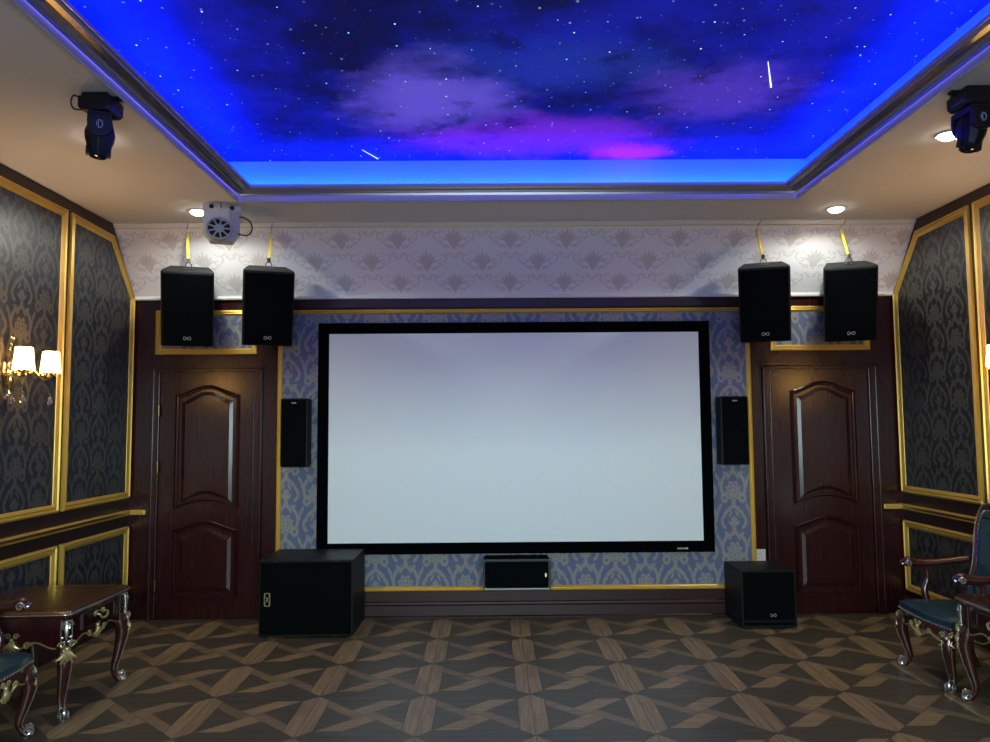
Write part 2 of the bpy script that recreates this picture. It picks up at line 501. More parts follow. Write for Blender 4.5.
# baseboard below the screen
bb = [(0, 0), (-.045, 0), (-.045, .012), (-.035, .022), (-.032, .105), (-.040, .118), (-.034, .135), (-.024, .142), (-.024, .226), (0, .226)]
structure(MB().prism(bb, lambda y, z, h: (h, y, z), -1.9, 2.34).build('baseboard_front', 'mahogany_satin'))

# side walls
def side_wall(name, fn, xa, xb, paper, first):
    w = structure(MB().box(xa, xb, YB - .1, .1, 0, ZC + .05).build(name, 'mahogany_dark'))
    GF = [(0, 0), (0, .020), (.014, .028), (.021, .017), (.030, .017), (.038, .022), (.058, .010), (.064, .0)]
    iv = [(first, -.018)]
    y = first - .06
    while y - 1.29 > YB:
        iv.append((y - 1.29, y)); y -= 1.35
    for i, (y0, y1) in enumerate(iv):
        up = [(y0, 1.06), (y1, 1.06), (y1, 2.842), (-.415, 3.315), (y0, 3.33)] if i == 0 else rect(y0, y1, 1.06, 3.33)
        lo = rect(y0, y1, .205, .815)
        for q in (up, lo):
            MB().prism(offset(q, .05), fn, 0.0, .006).build('wallpaper_panel', paper, w)
            MB().frame(q, GF, fn).build('gold_frame', 'gold', w)
    rp = [(.912, 0), (.912, .03), (.921, .036), (.924, .024), (.944, .024), (.948, .04), (.958, .036), (.958, 0)]
    MB().prism([(z, h) for z, h in rp], lambda z, h, y: fn(y, z, h), YB, -.0).build('chair_rail', 'gold', w)
    MB().prism([(.9245, .022), (.9245, .0262), (.9435, .0262), (.9435, .022)], lambda z, h, y: fn(y, z, h), YB, -.0).build('rail_inlay', 'rail_brown', w)
    MB().prism([(0, 0), (.02, 0), (.02, .12), (.012, .15), (0, .16)], lambda h, z, y: fn(y, z, h), YB, 0).build('skirting', 'mahogany_dark', w)
    return w
side_wall('wall_left', LEFT, XL - .1, XL, 'paper_left', -1.072)
side_wall('wall_right', RIGHT, XR, XR + .1, 'paper_right', -1.135)

# rear wall with an assumed daylight window, added unseen behind the camera for light
wb = MB()
WX0, WX1, WZ0, WZ1 = -1.45, 1.85, 1.42, 2.38  # assumed opening, placed high so its daylight fades up the screen
for a in ((XL - .1, WX0, 0, ZC), (WX1, XR + .1, 0, ZC), (WX0, WX1, 0, WZ0), (WX0, WX1, WZ1, ZC)):
    wb.box(a[0], a[1], YB - .1, YB, a[2], a[3])
structure(wb.build('wall_back', 'mahogany'))
win = structure(MB().frame(rect(WX0 - .08, WX1 + .08, WZ0 - .08, WZ1 + .08), [(0, 0), (0, .03), (.06, .04), (.08, .03), (.1, -.09)], lambda u, v, h: (u, YB + h, v)).build('assumed_window_1', 'mahogany'))
for x in (-.35, .75): MB().box(x - .02, x + .02, YB - .07, YB - .03, WZ0, WZ1).build('assumed_window_bar', 'mahogany', win)

# ceiling: soffit ring, moulding, recess walls and the printed star panel
cb = MB()
for a in ((XL - .1, HX0, YB, .1), (HX1, XR + .1, YB, .1), (HX0, HX1, YB, HY0), (HX0, HX1, HY1, .1)):
    cb.box(*a, ZC, ZC + .04)
ceil = structure(cb.build('ceiling', 'ceiling'))
HOLE = [(HX0, HY0), (HX1, HY0), (HX1, HY1), (HX0, HY1)]
UP = lambda u, v, h: (u, v, ZC + h)
MB().frame(HOLE, [(-.012, 0), (-.012, -.024), (-.006, -.036), (.001, -.038), (.007, -.034), (.010, .012)], UP).build('moulding_bead', 'mould_white', ceil)
MB().frame(HOLE, [(.018, .016), (.018, .002), (.022, .004), (.026, .022), (.050, .020), (.058, .040), (.074, .042), (.080, .024), (.112, .026), (.122, .046)], UP).build('recess_moulding', 'mould_silver', ceil)
MB().frame(HOLE, [(.010, .012), (.018, .012)], UP).build('assumed_led_tape', 'assumed_led_tape', ceil)  # assumed LED tape, added to light the bead lilac
MB().frame(HOLE, [(.122, .046), (.128, .038), (.136, .038), (.131, .060), (.0, .056)], UP).build('recess_lip', 'mould_white', ceil)
SB = .135
RC = [(HX0 - SB, HY0 - SB), (HX1 + SB, HY0 - SB), (HX1 + SB, HY1 + SB), (HX0 - SB, HY1 + SB)]
MB().frame(RC, [(0, .04), (0, ZSTAR - ZC), (-.03, ZSTAR - ZC), (-.03, .04), (0, .04)], UP).build('recess_wall', 'pale_blue', ceil)
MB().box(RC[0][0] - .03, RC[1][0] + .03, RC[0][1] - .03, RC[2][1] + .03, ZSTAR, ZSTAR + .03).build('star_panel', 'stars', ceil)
MB().tube([(1.607, -2.606, ZSTAR - .004), (1.744, -2.281, ZSTAR - .004)], [.002, .0055], 6, 1).build('shooting_star', 'star_streak', ceil)
MB().tube([(-.951, -1.247, ZSTAR - .004), (-.86, -1.053, ZSTAR - .004)], [.0015, .003], 6, 1).build('shooting_star', 'star_streak', ceil)

# doors
def arch(x0, x1, z0, zc, rise, bottom=0.0, n=12):
    """panel outline, arched top (and optionally bottom), shoulders at the corners."""
    pts = []
    w = x1 - x0; sh = w * .09
    top = [(x1 - sh - (w - 2 * sh) * k / n, zc + rise * math.sin(PI * k / n) ** 1.3) for k in range(n + 1)]
    if bottom:
        bot = [(x0 + w * k / n, z0 + bottom * math.sin(PI * k / n)) for k in range(n + 1)]
    else: bot = [(x0, z0), (x1, z0)]
    return bot + [(x1, zc - .012)] + [(x1 - sh * .5, zc - .010)] + top + [(x0 + sh * .5, zc - .010)] + [(x0, zc - .012)]

def shrink(q, d):
    x0, x1, z0, zc, rise, bot = q
    return (x0 + d, x1 - d, z0 + d, zc - d, rise, bot)
def loft(mb, loops, fn):
    L = [[mb.bm.verts.new(fn(u, v, h)) for u, v in p] for p, h in loops]
    n = len(L[0])
    for a, b in zip(L, L[1:]):
        for i in range(n): mb.bm.faces.new((a[i], a[(i + 1) % n], b[(i + 1) % n], b[i]))
def door(name, x0, x1, top, px0, px1, hinge):
    s = structure(MB().box(x0, x1, -.012, .02, .006, top).build(name, 'mahogany'))
    PR = [(0, 0), (.002, .010), (.008, .015), (.014, .006), (.020, .005), (.023, .011), (.030, .010), (.036, 0)]
    FN = lambda u, v, h: (u, -.012 - h, v)
    for q in ((px0, px1, .955, 1.985, .072, .075), (px0, px1, .183, .792, .066, 0)):
        pm = MB(); loft(pm, [(arch(*shrink(q, d)), h) for d, h in PR], FN); pm.build('panel_moulding', 'mahogany', s)
        rp = MB(); loft(rp, [(arch(*shrink(q, d)), h) for d, h in ((.06, 0), (.062, .004), (.092, .013))], FN)
        rp.face([FN(u, v, .013) for u, v in arch(*shrink(q, .092))]); rp.build('raised_panel', 'mahogany', s)
    # casing with stepped profile
    c = MB()
    for a, b, sg in ((x0 - .075, x0, 1), (x1, x1 + .085, -1)):
        c.box(a, b, -.028, 0, 0, top + .02)
        e0, e1 = (a, a + .028) if sg > 0 else (b - .028, b)
        c.box(e0, e1, -.042, 0, 0, top + .02)
        e0, e1 = (b - .016, b) if sg > 0 else (a, a + .016)
        c.box(e0, e1, -.036, 0, 0, top + .0)
    c.box(x0 - .075, x1 + .085, -.03, 0, top, top + .03)
    c.box(x0 - .09, x1 + .10, -.052, 0, top + .028, top + .05)
    c.build('door_frame', 'mahogany', s, bevel=.004)
    if hinge:
        for z in (1.83, 1.33, .30):
            MB().lathe([(.001, -.055), (.007, -.05), (.008, .05), (.001, .055)], (x0 + .002, -.04, z), 10).build('hinge', 'brass', s)
    return s
door('door_1', -2.95, -2.122, 2.175, -2.812, -2.236, True)
door('door_2', 2.52, 3.393, 2.165, 2.686, 3.273, False)

# ------------------------------------------------------------------ projection screen
t = empty('projection_screen', (.215, 0, .55))
tag(t, 'large white projection screen in wide black border on the blue damask wall', 'projection screen')
q = rect(-1.753, 1.753, .004, 2.052)
MB().frame(q, [(0, .005), (0, .048), (.008, .055), (.085, .055), (.098, .046), (.098, .036)], FRONT).build('border_frame', 'velvet', t)
MB().box(-1.67, 1.67, -.044, -.030, .09, 1.965).build('screen_surface', 'screen', t)
lg = MB()
for k, (x, w) in enumerate(((1.42, .012), (1.437, .012), (1.454, .012), (1.471, .014))):
    lg.box(x, x + w, -.0565, -.054, .030, .044)
lg.build('brand_mark', 'badge', t)
MB().box(1.49, 1.512, -.0575, -.054, .030, .046).build('brand_emblem', 'badge_gold', t)

# ------------------------------------------------------------------ loudspeakers
def chain_logo(mb, w, h, fn, r=.0022):
    """two facing bracket links joined in the middle, like the badge on the cabinets"""
    for s in (-1, 1):
        P = [(s * .08, .0), (s * .22, .42), (s * .46, .45), (s * .5, .1), (s * .5, -.1), (s * .46, -.45), (s * .22, -.42), (s * .08, 0)]
        mb.tube([fn(u * w, v * h) for u, v in P], r, 6, 2)
    mb.tube([fn(-.1 * w, .2 * h), fn(.1 * w, -.2 * h)], r, 6, 1); mb.tube([fn(-.1 * w, -.2 * h), fn(.1 * w, .2 * h)], r, 6, 1)

def hung_speaker(x, y, z, yaw, label):
    """origin = middle of the front top edge"""
    t = empty('hanging_loudspeaker', (x, y, z)); t.rotation_euler = Euler((math.radians(19), 0, yaw), 'XYZ')
    tag(t, label, 'loudspeaker', 'loudspeakers hanging from the ceiling')
    W, B, D, H = .206, .160, .345, .635
    pl = [(-W, .012), (W, .012), (W, .10), (B, D), (-B, D), (-W, .10)]
    MB().prism(pl, lambda u, v, h: (u, v, h), -H, 0).build('cabinet', 'black', t, bevel=.012)
    MB().box(-W + .014, W - .014, -.004, .02, -H + .014, -.014).build('grille', 'grille', t, bevel=.008)
    lb = MB(); chain_logo(lb, .055, .026, lambda u, v: (u, -.008, -H + .075 + v), .0024); lb.build('badge', 'badge', t)
    e = MB()
    e.tube([(-.022, .17, -.004), (-.024, .17, .03), (-.012, .17, .052), (.012, .17, .052), (.024, .17, .03), (.022, .17, -.004)], .0045, 8, 4)
    e.lathe([(.0, -.002), (.016, -.002), (.016, .006), (.0, .006)], (-.022, .17, 0), 12).lathe([(.0, -.002), (.016, -.002), (.016, .006), (.0, .006)], (.022, .17, 0), 12)
    e.build('shackle', 'steel', t)
    return t
SPK = [(-2.49, -.62, 2.957, .33, 'black hanging loudspeaker at far left, nearest the left wall'),
       (-1.815, -.62, 2.957, .33, 'black hanging loudspeaker above the top left corner of the screen'),
       (2.27, -.62, 2.962, -.33, 'black hanging loudspeaker above the top right corner of the screen'),
       (2.997, -.62, 2.964, -.33, 'black hanging loudspeaker at far right, nearest the right wall')]
STRAP = ['yellow strap holding the leftmost hanging speaker, beside the white ceiling lamp',
         'yellow strap holding the speaker above the top left corner of the screen',
         'yellow strap holding the speaker above the top right corner of the screen',
         'yellow strap holding the rightmost hanging speaker, under the bright downlight']
for (x, y, z, yaw, lb), sl in zip(SPK, STRAP):
    s = hung_speaker(x, y, z, yaw, lb)
    mw = Matrix.Translation((x, y, z)) @ Euler((math.radians(19), 0, yaw), 'XYZ').to_matrix().to_4x4()
    p = mw @ Vector((0, .17, .058))
    top = Vector((p.x - (.055 if x < -2 else .012), -.385, 3.345))
    st = empty('hanging_strap', (p.x, p.y, p.z)); tag(st, sl, 'strap', 'yellow straps holding the hanging speakers')
    L = lambda v: Vector(v) - p
    dr = (top - p); sd = Vector((.009, 0, 0)); th = Vector((0, .0018, 0))
    w = MB()
    for k in (-1, 1):
        pts = [L(p + dr * f + Vector((0, k * .006 * math.sin(PI * f) - .006 * 0, 0))) for f in (0, .25, .5, .75, 1)]
        for a, b in zip(pts, pts[1:]):
            q8 = [a - sd - th, a + sd - th, a + sd + th, a - sd + th, b - sd - th, b + sd - th, b + sd + th, b - sd + th]
            v8 = [w.bm.verts.new(c) for c in q8]
            for f in ((0, 1, 5, 4), (1, 2, 6, 5), (2, 3, 7, 6), (3, 0, 4, 7), (0, 3, 2, 1), (4, 5, 6, 7)): w.bm.faces.new([v8[i] for i in f])
    w.build('webbing', 'yellow', st)
    MB().box(-.014, .014, -.008, .008, -.004, .032).build('clasp', 'steel' if x in (-2.49, 2.997) else 'plastic_dark', st, bevel=.004)
    MB().tube([L(top + Vector((0, 0, -.005))), L(top + Vector((.0, -.006, .02))), L((top.x + .02 * (1 if x > 0 else 1), -.43, ZC - .02)), L((top.x + .02, -.43, ZC))], .0035, 6, 4).build('ceiling_hook', 'steel', st)

def wall_speaker(x0, x1, z0, z1, label, slope):
    cx = (x0 + x1) / 2; t = empty('wall_speaker', (cx, 0, z0)); tag(t, label, 'loudspeaker', 'slim speakers either side of the screen')
    w = (x1 - x0) / 2; h = z1 - z0
    MB().box(-w, w, -.19, -.03, 0, h).build('cabinet', 'black', t, bevel=.014)
    MB().box(-w + .012, w - .012, -.2, -.18, .012, h - .012).build('grille', 'grille', t, bevel=.012)
    lb = MB().box(-.022, .022, -.2025, -.199, h - .046, h - .041).box(-.018, .018, -.2025, -.199, h - .039, h - .036); lb.build('badge', 'badge', t)
    MB().box(-.05, .05, -.032, -.0, h * .3, h * .7).build('wall_bracket', 'plastic_dark', t)
    return t
wall_speaker(-1.828, -1.592, 1.328, 1.926, 'slim black speaker mounted on damask left of the screen', 1)
wall_speaker(2.008, 2.252, 1.320, 1.919, 'slim black speaker mounted on damask right of the screen', -1)

t = empty('center_speaker', (.214, 0, .290)); tag(t, 'low wide black speaker with glossy top mounted centrally below the screen', 'loudspeaker')
MB().box(-.287, .287, -.285, -.03, 0, .252).build('cabinet', 'gloss_black', t, bevel=.016)
MB().box(-.272, .268, -.298, -.27, .016, .236).build('grille', 'grille', t, bevel=.014)
MB().frame(rect(-.285, .283, .002, .25), [(0, .284), (.0, .301), (.005, .303), (.013, .301), (.014, .284)], lambda u, v, h: (u, -h, v)).build('front_rim', 'rim', t)
MB().lathe([(.0, 0), (.014, 0), (.014, .003), (0, .003)], (.243, -.300, .125), 16, Matrix.Rotation(PI / 2, 3, 'X') @ Matrix.Diagonal((.55, 1.25, 1)), True).build('badge', 'badge_gold', t)
MB().box(-.12, .12, -.035, -.0, .05, .19).build('wall_bracket', 'plastic_dark', t)

def foot_pads(t, xs, ys):
    for x in xs:
        for y in ys: MB().lathe([(.0, 0), (.02, 0), (.022, .012), (0, .012)], (x, y, 0), 12).build('rubber_foot', 'plastic_dark', t)
t = empty('subwoofer', (-1.485, -.345, 0)); tag(t, 'large boxy black subwoofer standing on the floor in front of left door and screen', 'subwoofer', 'floor subwoofers')
MB().box(-.376, .376, -.285, .275, .012, .612).build('cabinet', 'black', t, bevel=.006)
MB().box(-.362, .362, -.297, -.28, .03, .595).build('grille', 'grille', t, bevel=.004)
lb = MB(); chain_logo(lb, .10, .036, lambda u, v: (-.305 + v, -.2985, .305 + u), .0020)
lb.frame([(-.02, -.052), (.02, -.052), (.024, -.04), (.024, .04), (.02, .052), (-.02, .052), (-.024, .04), (-.024, -.04)], [(0, 0), (.0, .004), (.004, .004), (.004, 0)], lambda u, v, h: (-.305 + u, -.2965 - h, .305 + v))
lb.build('badge', 'badge_gold', t)
for x in (-.06, .05):
    MB().lathe([(0, 0), (.03, 0), (.032, .003), (0, .003)], (x, -.02, .611), 16).build('socket_plate', 'plastic_dark', t)
for x in (-.24, .24):
    for z in (.606, .02): MB().box(x - .016, x + .016, -.3, -.284, z - .006, z + .004).build('grille_clip', 'plastic_dark', t)
foot_pads(t, (-.33, .33), (-.24, .24))

t = empty('subwoofer', (2.27, -.28, 0)); tag(t, 'small black subwoofer with bottom slot standing before the right door', 'subwoofer', 'floor subwoofers')
MB().box(-.226, .226, -.20, .24, .012, .472).build('cabinet', 'black', t, bevel=.006)
MB().box(-.205, .205, -.214, -.195, .075, .457).build('grille', 'grille', t, bevel=.004)
MB().frame(rect(-.226, .226, .012, .472), [(0, .195), (0, .212), (.016, .212), (.018, .195)], lambda u, v, h: (u, -h, v)).build('front_rim', 'black', t, bevel=.002)
MB().box(-.2, .2, -.2125, -.198, .056, .066).build('slot_bar', 'black', t)
MB().box(-.205, .205, -.204, -.198, .026, .052).build('port_slot', 'grille', t)
lb = MB(); chain_logo(lb, .046, .022, lambda u, v: (.03 + u, -.216, .112 + v), .0022); lb.build('badge', 'badge', t)
foot_pads(t, (-.19, .19), (-.16, .17))

# socket plate
t = empty('wall_socket', (2.376, 0, .507)); tag(t, 'white wall socket plate on mahogany beside the right subwoofer', 'socket')
MB().box(-.05, .05, -.01, 0, -.06, .06).build('face_plate', 'outlet', t, bevel=.003)
for x, z, a in ((-.012, .018, .4), (.012, .018, -.4), (-.012, -.02, .4), (.012, -.02, -.4), (0, .035, 0)):
    MB().box(-.0018, .0018, -.0112, -.009, -.006, .006, Matrix.Translation((x, 0, z)) @ Matrix.Rotation(a, 4, 'Y')).build('socket_slot', 'plastic_dark', t)

# ------------------------------------------------------------------ moving head stage lights
def id_mark(mb, c, h, fn):
    mb.tube([fn(-.30 * h, -.28 * h), fn(-.30 * h, .28 * h)], .05 * h, 6, 1)
    mb.tube([fn(-.1 * h, -.5 * h), fn(-.1 * h, .5 * h)], .055 * h, 6, 1)
    mb.tube([fn(-.1 * h, .46 * h), fn(.18 * h, .42 * h), fn(.36 * h, .18 * h), fn(.36 * h, -.18 * h), fn(.18 * h, -.42 * h), fn(-.1 * h, -.46 * h)], .055 * h, 6, 3)
def moving_head(x, y, pan, tilt, side, label):
    t = empty('moving_head_light', (x, y, ZC)); t.scale = (.88, .88, .94); tag(t, label, 'stage light', 'moving head lights on the ceiling')
    b = MB().prism([(-.075, -.02), (-.095, -.02), (-.095, -.085), (-.07, -.102), (.075, -.102), (.095, -.085), (.095, -.02), (.075, -.0), (-.075, 0)], lambda u, v, h: (u, h, v), -.088, .088)
    b.build('base', 'plastic_dark', t, bevel=.008)
    MB().tube([(-side * .09, -.06, -.03), (-side * .125, -.07, -.015), (-side * .142, -.07, -.05), (-side * .125, -.07, -.09), (-side * .075, -.06, -.095)], .005, 6, 5).build('power_cable', 'cable', t)
    br = MB().box(-.125, .125, -.02, .02, -.018, 0)
    br.build('clamp_plate', 'plastic_dark', t, bevel=.003)
    yk = MB()
    Ry = Matrix.Rotation(pan, 4, 'Z')
    for s in (-1, 1):
        pl = [(-.062, -.118), (.062, -.118), (.066, -.17), (.062, -.215), (.04, -.243), (0, -.252), (-.04, -.243), (-.062, -.215), (-.066, -.17)]
        yk.prism(pl, lambda u, v, h: tuple(Ry @ Vector((u, h, v))), s * .085 - .014, s * .085 + .014)
    yk.box(-.062, .062, -.099, .099, -.145, -.110, Ry)
    y_ = yk.build('yoke', 'plastic_dark', t, bevel=.006)
    lg = MB(); id_mark(lg, None, .046, lambda u, v: tuple(Ry @ Vector((u, -.1005, -.185 + v)))); lg.build('round_mark', 'logo_blue', y_)
    R = Matrix.Translation((0, 0, -.2)) @ Ry @ Matrix.Rotation(tilt, 4, 'Y')
    hd = MB().lathe([(.0, .07), (.05, .07), (.068, .045), (.086, -.01), (.082, -.045), (.066, -.095), (.056, -.118), (.05, -.125), (.0, -.125)], (0, 0, 0), 10, R, False, .3)
    h_ = hd.build('lamp_head', 'plastic_dark', t, bevel=.004)
    MB().lathe([(.05, -.1), (.05, -.142), (.044, -.146), (.04, -.136), (.04, -.1)], (0, 0, 0), 18, R).build('lens_ring', 'plastic_dark', h_)
    MB().lathe([(.041, -.13), (.03, -.138), (.015, -.142), (.0, -.143)], (0, 0, 0), 18, R).build('lens', 'lens', h_, smooth=True)
    for s in (-1, 1):
        MB().box(s * .055 - .012, s * .055 + .012, -.02, .02, -.138, -.09, R).build('lens_hood', 'plastic_dark', h_, bevel=.003)
    return t
moving_head(-2.05, -2.90, .42, .05, 1, 'black moving head stage light hanging from the ceiling at left')
moving_head(2.55, -2.93, .05, .22, -1, 'black moving head stage light hanging from the ceiling at right, beside a lit downlight')

# white effect projector with fan
t = empty('effect_light', (-2.1, -.94, ZC), math.radians(18)); tag(t, 'white boxy effect lamp with round fan grille hanging by the ceiling corner', 'stage light')
bo = MB()
pl = [(-.135, -.10), (.055, -.115), (.135, -.02), (.135, .12), (-.135, .12)]
bo.prism(pl, lambda u, v, h: (u, v, h), -.215, -.055)
vs0 = [bo.bm.verts.new((u, v, -.215)) for u, v in pl]; vs1 = [bo.bm.verts.new((u * .62, v * .7 - .01, -.30)) for u, v in pl]
n = len(pl)
for i in range(n): bo.bm.faces.new((vs0[i], vs0[(i + 1) % n], vs1[(i + 1) % n], vs1[i]))
bo.bm.faces.new(vs1)
bo.build('housing', 'plastic_white', t, bevel=.006)
for s in (-1, 1): MB().box(s * .105 - .035, s * .105 + .035, -.07, .03, -.062, -.02).build('top_flange', 'plastic_white', t, bevel=.004)
RF = Matrix.Translation((-.015, -.128, -.222)) @ Matrix.Rotation(math.radians(74), 4, 'X')
fan = MB().lathe([(.096, -.02), (.1, .0), (.096, .012), (.084, .012), (.080, .0)], (0, 0, 0), 28, RF)
fan.lathe([(.036, .0), (.036, .010), (.030, .013), (0, .013)], (0, 0, 0), 20, RF)
for k in range(9):
    fan.box(.034, .084, -.006, .006, .004, .010, RF @ Matrix.Rotation(2 * PI * k / 9, 4, 'Z'))
fg = fan.build('fan_grille', 'fan_grey', t)
MB().lathe([(.0, .0), (.082, .0), (.082, .003), (0, .003)], (0, 0, 0), 28, RF).build('fan_hollow', 'plastic_dark', fg)
for x in (-.075, .075):
    MB().lathe([(0, -.022), (.016, -.02), (.019, -.006), (.017, .012), (.01, .018), (0, .018)], (x, -.10, -.045), 12, Matrix.Rotation(PI / 2, 3, 'X')).build('clamp_knob', 'plastic_dark', t)
MB().box(-.12, .12, .01, .035, -.03, -.022).box(-.12, -.112, .01, .035, -.06, -.022).box(.112, .12, .01, .035, -.06, -.022).box(-.02, .02, .0, .04, -.024, .0).build('mounting_bracket', 'plastic_white', t)
MB().tube([(.13, -.05, -.10), (.165, -.06, -.105), (.215, -.06, -.14), (.225, -.06, -.20), (.19, -.06, -.245), (.12, -.05, -.235)], .0055, 8, 5).build('power_cable', 'cable', t)
MB().tube([(-.01, -.06, .0), (-.005, -.065, -.03), (.0, -.08, -.06)], .0035, 6, 3).build('safety_wire', 'cable', t)

# downlights
for x, y, lb in ((-2.352, -.778, 'bright recessed ceiling downlight at left, beside the white effect lamp'),
                 (2.824, -.761, 'bright recessed ceiling downlight above the rightmost hanging speaker'),
                 (2.792, -2.334, 'bright recessed ceiling downlight next to the right moving head light'),
                 (-2.352, -2.334, 'assumed recessed ceiling downlight hidden behind the left moving head light')):  # assumed lamp, out of sight, inferred from light on the left wall
    t = empty('downlight', (x, y, ZC)); tag(t, lb, 'ceiling light', 'recessed ceiling downlights')
    MB().lathe([(.075, .0), (.075, -.006), (.069, -.011), (.058, -.009), (.056, .0)], (0, 0, 0), 24).build('trim_ring', 'white', t, smooth=True)
    MB().lathe([(.058, -.004), (.053, -.020), (.036, -.032), (.0, -.037)], (0, 0, 0), 24).build('lens_dome', 'lamp', t, smooth=True)

# ------------------------------------------------------------------ wall sconces
def spiral(c, ax, ay, r0, turns, n=18, a0=0.0, sgn=1, shrink=.12):
    c, ax, ay = Vector(c), Vector(ax), Vector(ay)
    return [tuple(c + (ax * math.cos(a0 + sgn * 2 * PI * turns * k / n) + ay * math.sin(a0 + sgn * 2 * PI * turns * k / n)) * (r0 * (1 - (1 - shrink) * k / n))) for k in range(n + 1)]

def drop(mb, c, s=1.0):
    mb.lathe([(.0, .0), (.004 * s, -.004 * s), (.003 * s, -.012 * s), (.017 * s, -.04 * s), (.019 * s, -.05 * s), (.012 * s, -.064 * s), (.0, -.072 * s)], c, 8)

def sconce(x, y, sgn, label):
    """local +x comes off the wall"""
    t = empty('wall_sconce', (x, y, 2.06), 0 if sgn > 0 else PI); tag(t, label, 'wall lamp', 'two-armed wall sconces')
    p = MB().lathe([(.0, .0), (.05, .0), (.055, .008), (.045, .018), (.03, .022), (.022, .035), (0, .04)], (0, 0, 0), 20, Matrix.Rotation(PI / 2, 3, 'Y') @ Matrix.Diagonal((1.9, .85, 1)))
    p.tube([(.02, 0, .0), (.035, 0, .06), (.022, 0, .13), (.03, 0, .19), (.025, 0, .225)], [.014, .018, .012, .016, .006], 8, 3)
    p.tube(spiral((.03, 0, .20), (0, 1, 0), (0, 0, 1), .028, 1.3), .005, 6, 1).tube(spiral((.03, 0, .20), (0, -1, 0), (0, 0, 1), .028, 1.3), .005, 6, 1)
    p.tube([(.02, 0, 0), (.032, 0, -.06), (.02, 0, -.12), (.028, 0, -.15)], [.016, .014, .009, .005], 8, 3)
    p.build('backplate', 'brass', t, smooth=True)
    for s in (-1, 1):
        a = MB().tube([(.025, 0, .0), (.07, s * .03, .03), (.12, s * .085, .012), (.165, s * .125, -.045), (.2, s * .150, -.04), (.205, s * .150, -.015)], [.010, .009, .008, .008, .007, .007], 8, 6)
        a.tube(spiral((.09, s * .05, -.012), (.6, s * .8, 0), (0, 0, 1), .03, 1.2), .005, 6, 1)
        arm = a.build('arm', 'brass', t, smooth=True)
        MB().lathe([(.0, -.018), (.014, -.014), (.04, -.002), (.048, .008), (.044, .010), (.018, .002), (.012, .02), (.012, .05), (0, .05)], (.205, s * .150, -.012), 16).build('bobeche', 'brass', arm, smooth=True)
        sh = MB().lathe([(.0615, .022), (.063, .022), (.063, .026), (.050, .160), (.0485, .160)], (.205, s * .150, -.02), 28)
        sh.lathe([(.064, .016), (.064, .026), (.062, .026), (.062, .016)], (.205, s * .150, -.02), 28)
        sh.build('lamp_shade', 'shade', t, smooth=True)
        MB().ball((.205, s * .150, .06), .016, (1, 1, 1.5)).build('bulb', 'bulb', t, smooth=True)
        bd = MB()
        for k in range(10):
            aa = 2 * PI * k / 10
            bd.ball((.205 + .047 * math.cos(aa), s * .150 + .047 * math.sin(aa), -.016), .0075, seg=6)
        bd.build('crystal_beads', 'crystal', arm)
        dm = MB(); drop(dm, (.205, s * .150, -.145), 1.1); dm.tube([(.205, s * .150, -.03), (.205, s * .150, -.145)], .0015, 5, 1); dm.build('crystal_drop', 'crystal', arm)
    dm = MB(); drop(dm, (.03, .025, -.15), 1.0); drop(dm, (.045, -.01, -.14), 1.0); drop(dm, (.03, -.035, -.13), .9); dm.build('crystal_drop', 'crystal', t)
    return t
sconce(XL + .006, -1.775, 1, 'lit brass two-shade wall sconce with crystal drops on the left wall')
sconce(XR - .006, -1.815, -1, 'lit brass two-shade wall sconce on the right wall above the teal armchair')

# ------------------------------------------------------------------ carved furniture
def rosette(mb, c, nrm, side, s=1.0, petals=5):
    """shell shaped carving on a face with outward normal nrm"""
    c, nrm, side = Vector(c), Vector(nrm).normalized(), Vector(side).normalized(); up = Vector((0, 0, 1))
    for k in range(petals):
        a = (k - (petals - 1) / 2) * .5
        d = (up * -math.cos(a) + side * math.sin(a))
        mb.tube([c + up * .018 * s, c + d * .022 * s + nrm * .009 * s, c + d * .048 * s + nrm * .002 * s], [.005 * s, .0085 * s, .004 * s], 6, 3)
    mb.ball(c + up * .018 * s + nrm * .006 * s, .011 * s, seg=8)
    for q in (-1, 1):
        mb.tube(spiral(c + up * .034 * s + side * q * .02 * s + nrm * .004 * s, side * q, up, .016 * s, 1.2), .0042 * s, 6, 1)

def leaf_scroll(mb, pts, r): mb.tube(pts, r, 6, 4)

def cabriole(t, x, y, ox, oy, top, name_mat='red_wood', toe=.5):
    """leg whose knee and toe swing towards (ox, oy)"""
    o = Vector((ox, oy, 0)).normalized(); b = Vector((x, y, 0)); z = Vector((0, 0, 1))
    P = lambda u, h: b + o * u + z * h
    path = [P(0, top), P(.018, top - .05), P(.030, top * .72), P(.010, top * .47), P(-.014, top * .25), P(-.010, .062), P(.014, .030), P(.026, .022)]
    leg = MB().tube(path, [.036, .044, .041, .030, .021, .018, .023, .024], 12, 5).build('leg', 'red_wood', t, smooth=True)
    ed = MB()
    sd = Vector((-o.y, o.x, 0))
    for q in (-1, 1):
        ed.tube([p + o * r * .72 + sd * q * r * .68 for p, r in zip(path[1:-1], [.044, .041, .030, .021, .018, .023])], .0038, 6, 5)
    ed.build('leg_edging', 'silver', leg, smooth=True)
    sc = MB()
    for q in (-1, 1):
        sc.tube(spiral(P(.026, .034) + sd * q * .02, o, z, .029, 1.5, a0=-.8), .0065, 6, 1)
    sc.tube([P(.036, .075), P(.05, .05), P(.046, .022)], [.004, .010, .005], 8, 3)
    sc.build('foot_scroll', 'silver', leg, smooth=True)
    MB().lathe([(.0, 0), (.012, 0), (.014, .012), (0, .012)], P(.018, 0), 10).build('glide', 'silver', leg)
    return leg

